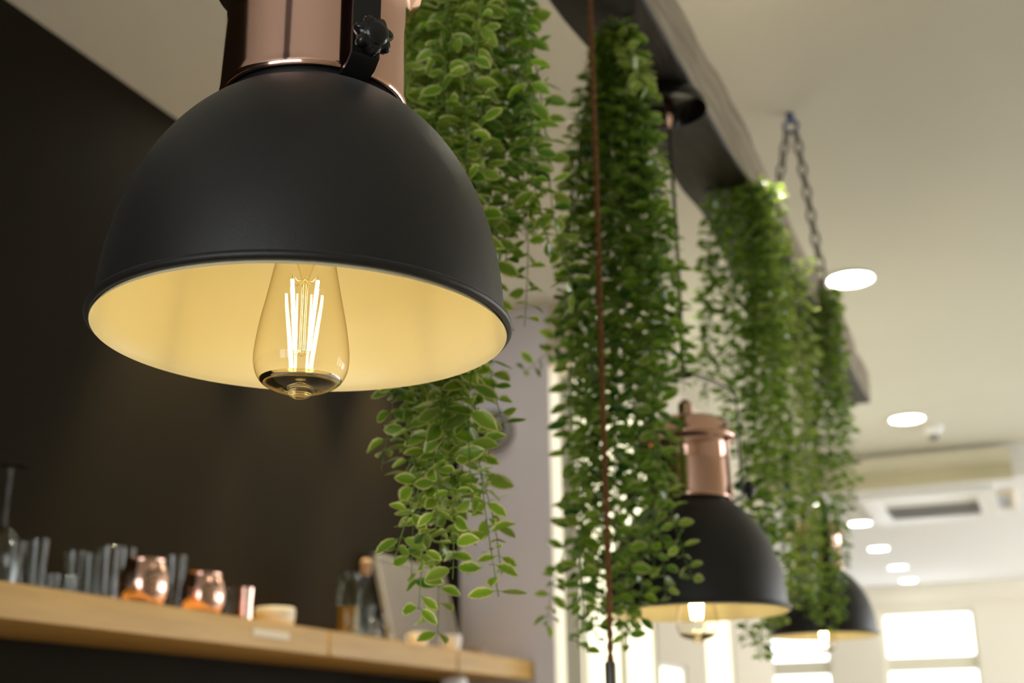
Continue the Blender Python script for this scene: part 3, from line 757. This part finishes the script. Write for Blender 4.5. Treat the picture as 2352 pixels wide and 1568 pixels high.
# upturned wine glass at the left edge
P = at_shelf(-4, .09); w = empty('wine_glass', P); tag(w, 'upturned wine glass with its foot in the air at the left edge of the shelf', 'wine glass', Gg)
hb_ = htop(P, 1212); hf_ = htop(P, 1068)
r = .040
out_ = [(r*.82, .0), (r*.95, .03), (r*1.02, hb_*.55), (r*.85, hb_*.82), (r*.45, hb_*.97), (.006, hb_*1.04), (.0042, hb_*1.15), (.0042, hf_-.02), (.008, hf_-.007), (r*.9, hf_-.002), (r*.9, hf_), (0, hf_)]
inn_ = [(0, hb_*.98), (r*.42, hb_*.93), (r*.82, hb_*.79), (r*.98, hb_*.54), (r*.91, .03), (r*.79, 0)]
part(MB().lathe(out_[::-1]+[] , 40).lathe(inn_, 40), 'bowl', M['glass'], w, 40)
# copper mugs
def mug(px, wpx, ytop, label, ang):
    P = at_shelf(px, .075); h = htop(P, ytop); R0 = wpx*pxm(P)/2*.98
    root = empty('copper_mug', P, ang); tag(root, label, 'mug', 'round copper mugs on the shelf')
    prof = [(0, 0), (R0*.62, 0), (R0*.72, .004)]
    for k in range(1, 11): t = k/11; prof.append((R0*(.60+.40*math.sin(PI*min(1, (t*.84+.08)))**.75), h*t))
    rt = prof[-1][0]*.98; prof += [(rt, h*.97), (rt+.0015, h), (rt-.002, h), (rt-.003, h*.96)]
    for k in range(9, 0, -1): t = k/11; prof.append((R0*(.60+.40*math.sin(PI*min(1, (t*.84+.08)))**.75)-.003, h*t+.002))
    prof.append((0, .004))
    part(MB().lathe(prof, 56), 'mug_body', M['copper'], root, 60)
    pts = [(R0*.86, 0, h*.82), (R0*1.15, 0, h*.88), (R0*1.42, 0, h*.76), (R0*1.45, 0, h*.52), (R0*1.28, 0, h*.30), (R0*.92, 0, h*.22)]
    part(MB().tube(resample([Vector(q) for q in pts], .008), .0035, 8), 'handle', M['copper'], root, 80)
mug(327, 112, 1285, 'left round copper mug with bright lamp reflections', math.radians(150))
mug(462, 104, 1317, 'right round copper mug, slightly smaller, beside the dark copper cup', math.radians(150))
# cream bowl
P = at_shelf(630, .08); h = htop(P, 1396); r = 94*pxm(P)/2
o = part(MB().lathe([(0, 0), (r*.80, 0), (r*.9, .004), (r*.98, h*.4), (r, h*.75), (r*.97, h*.93), (r*.92, h), (r*.88, h), (r*.9, h*.8), (r*.88, h*.4), (r*.78, .01), (0, .01)], 48), 'cream_bowl', M['ceramic'], None, 50)
o.location = P; tag(o, 'squat cream ceramic bowl standing alone on the shelf above the price tag', 'bowl')
# jar with amber drink and stopper
P = at_shelf(798, .15); h = htop(P, 1315); r = 54*pxm(P)/2
j = empty('storage_jar', P); tag(j, 'dark glass jar with amber contents, left of the leaning grey board', 'jar')
part(MB().lathe([(0, 0), (r*.9, 0), (r, .01), (r, h*.72), (r*.72, h*.84), (r*.72, h), (r*.66, h), (r*.66, h*.84), (r*.93, h*.70), (r*.93, .012), (0, .008)], 40), 'jar_body', M['greenglass'], j, 50)
part(MB().lathe([(0, h*.16), (r*.90, h*.16), (r*.90, h*.50), (0, h*.50)], 32), 'jar_contents', M['amber'], j)
part(MB().lathe([(r*.95, h*.86), (r*1.05, h*.9), (r*1.05, h*.98), (r*.9, h*1.01), (0, h*1.01), (0, h*.99), (r*.74, h*.98), (r*.74, h*.86)], 32), 'jar_lid', M['greenglass'], j)
# bottle with copper-brown stopper
P = at_shelf(838, .075); h = htop(P, 1283); r = 34*pxm(P)/2
j = empty('stoppered_bottle', P); tag(j, 'slim grey-green bottle with a copper-brown stopper against the grey board', 'bottle')
part(MB().lathe([(0, 0), (r, 0), (r*1.05, .01), (r*1.05, h*.5), (r*.55, h*.66), (r*.42, h*.80), (r*.5, h*.82), (0, h*.82)], 32), 'bottle_body', M['greenglass'], j, 50)
part(MB().lathe([(0, h*.80), (r*.5, h*.80), (r*.75, h*.86), (r*.8, h*.96), (r*.5, h), (0, h)], 28), 'stopper', M['cork'], j)
# leaning grey board
Pa = at_shelf(985, .19) + Vector((0, 0, .002))
bd = empty('leaning_board', Pa); tag(bd, 'grey rectangular board leaning against the dark wall behind the bottles', 'board')
hh = htop(Pa, 1285); mt = Matrix.Rotation(math.radians(-14), 4, 'Y')
mb = MB().box((-.006, -.27, 0), (.006, .27, hh*.98), mt=mt, bev=.002); part(mb, 'board_panel', M['greyboard'], bd)
mb = MB(); 
for lo_, hi_ in (((-.009, -.28, 0), (.009, -.265, hh)), ((-.009, .265, 0), (.009, .28, hh)), ((-.009, -.28, hh-.012), (.009, .28, hh+.003)), ((-.009, -.28, 0), (.009, .28, .012))): mb.box(lo_, hi_, mt=mt, bev=.001)
part(mb, 'board_edge', M['grey'], bd)
# small carafes
def carafe(px, wpx, ytop, dx, label):
    P = at_shelf(px, dx); h = htop(P, ytop); r = wpx*pxm(P)/2
    o = part(MB().lathe([(0, 0), (r*.85, 0), (r, .008), (r*.92, h*.42), (r*.45, h*.66), (r*.38, h*.86), (r*.5, h), (r*.44, h), (r*.32, h*.86), (r*.38, h*.66), (r*.84, h*.42), (r*.9, .014), (0, .01)], 36), 'glass_carafe', M['glass'], None, 50)
    o.location = P; tag(o, label, 'carafe', 'small glass carafes on the shelf')
carafe(812, 36, 1418, .05, 'shortest small clear carafe, below the jar of amber contents')
carafe(850, 46, 1388, .04, 'tallest small clear carafe, below the stoppered bottle')
carafe(882, 40, 1402, .05, 'small clear carafe in front of the left part of the grey board')
for px, w_, yt, lb in ((964, 42, 1452, 'small white cup in front of the grey board, left of the pair'), (1040, 40, 1458, 'small white cup right of the lowest vine tip, right of the pair')):
    P = at_shelf(px, .06); h = htop(P, yt); r = w_*pxm(P)/2
    root = empty('small_cup', P, math.radians(200)); tag(root, lb, 'cup', 'small white cups on the shelf')
    part(MB().lathe([(0, 0), (r*.6, 0), (r*.8, h*.2), (r, h*.7), (r, h), (r*.93, h), (r*.92, h*.7), (r*.7, h*.2), (0, h*.12)], 36), 'cup_body', M['white'], root, 50)
    part(MB().tube([(r*.95, 0, h*.85), (r*1.4, 0, h*.8), (r*1.4, 0, h*.45), (r*.9, 0, h*.35)], .003, 8), 'handle', M['white'], root)
P = at_shelf(1092, .08); h = htop(P, 1490); r = 50*pxm(P)/2
o = part(MB().lathe([(0, 0), (r*.6, 0), (r*.9, h*.5), (r, h), (r*.92, h), (r*.8, h*.5), (0, h*.2)], 36), 'dark_dish', M['grey'], None, 50); o.location = P
tag(o, 'small dark dish near the right end of the pine shelf', 'dish')
# white cup on the lower shelf, its top just in the frame
SZL = SZ0-.38+.05
v = on_x(1043, 1553, SX-.08); P = Vector((v.x, v.y, SZL))
# (its top shows just above the bottom edge of the picture)
o = part(MB().lathe([(0, 0), (.04, 0), (.045, .01), (.045, v.z-SZL-.01), (.030, v.z-SZL), (0, v.z-SZL)], 36), 'white_jar', M['white'], None, 50); o.location = P
tag(o, 'white lidded jar on the lower shelf, only its top showing under the pine shelf', 'jar')

# ------------------------------------------------------------------ lights
def area(name, loc, rot, sx, sy, e, col):
    l = bpy.data.lights.new(name, 'AREA'); l.shape = 'RECTANGLE'; l.size = sx; l.size_y = sy; l.energy = e; l.color = col
    o = bpy.data.objects.new(name, l); C.objects.link(o); o.location = loc; o.rotation_euler = rot; return o
def spot(name, loc, tgt, e, col, ang, blend=.6, rad=.06):
    l = bpy.data.lights.new(name, 'SPOT'); l.energy = e; l.color = col; l.spot_size = math.radians(ang); l.spot_blend = blend; l.shadow_soft_size = rad
    o = bpy.data.objects.new(name, l); C.objects.link(o); o.location = loc; o.rotation_euler = (Vector(tgt)-Vector(loc)).to_track_quat('-Z', 'Y').to_euler(); return o
spot('added_ceiling_spot', (-.57, 2.45, H-.02), (-.57, 2.45, 0), 90, (1, .93, .75), 110, .8, .09)  # beam of the added downlight over the timber beam
for x_, y_ in WASH: spot('added_wall_wash', (x_, y_, H-.02), (x_-.16, y_+.05, 0), 62, (1, .80, .44), 56, .7, .05)  # beams of the added downlights on the dark wall
w = bpy.data.worlds.new('room_ambience'); sc.world = w; w.use_nodes = True
w.node_tree.nodes['Background'].inputs[0].default_value = (.9, .93, 1, 1); w.node_tree.nodes['Background'].inputs[1].default_value = .3

# ------------------------------------------------------------------ camera object
cd = bpy.data.cameras.new('photo_camera'); cam = bpy.data.objects.new('photo_camera', cd); C.objects.link(cam)
cd.sensor_width = 36; cd.lens = FPX/2352*36; cd.clip_start = .02; cd.clip_end = 100
m3 = Matrix((RGT, UPV, -FWD)).transposed()
cam.matrix_world = Matrix.Translation(CAM) @ m3.to_4x4()
cd.dof.use_dof = True; cd.dof.focus_distance = .90; cd.dof.aperture_fstop = 6.3; cd.dof.aperture_blades = 9
sc.camera = cam
sc.view_settings.view_transform = 'Standard'; sc.view_settings.look = 'None'; sc.view_settings.gamma = 1; sc.view_settings.exposure = 1
sc.view_settings.use_curve_mapping = False
sc.cycles.max_bounces = 12; sc.cycles.transparent_max_bounces = 24; sc.cycles.transmission_bounces = 12; sc.cycles.diffuse_bounces = 6
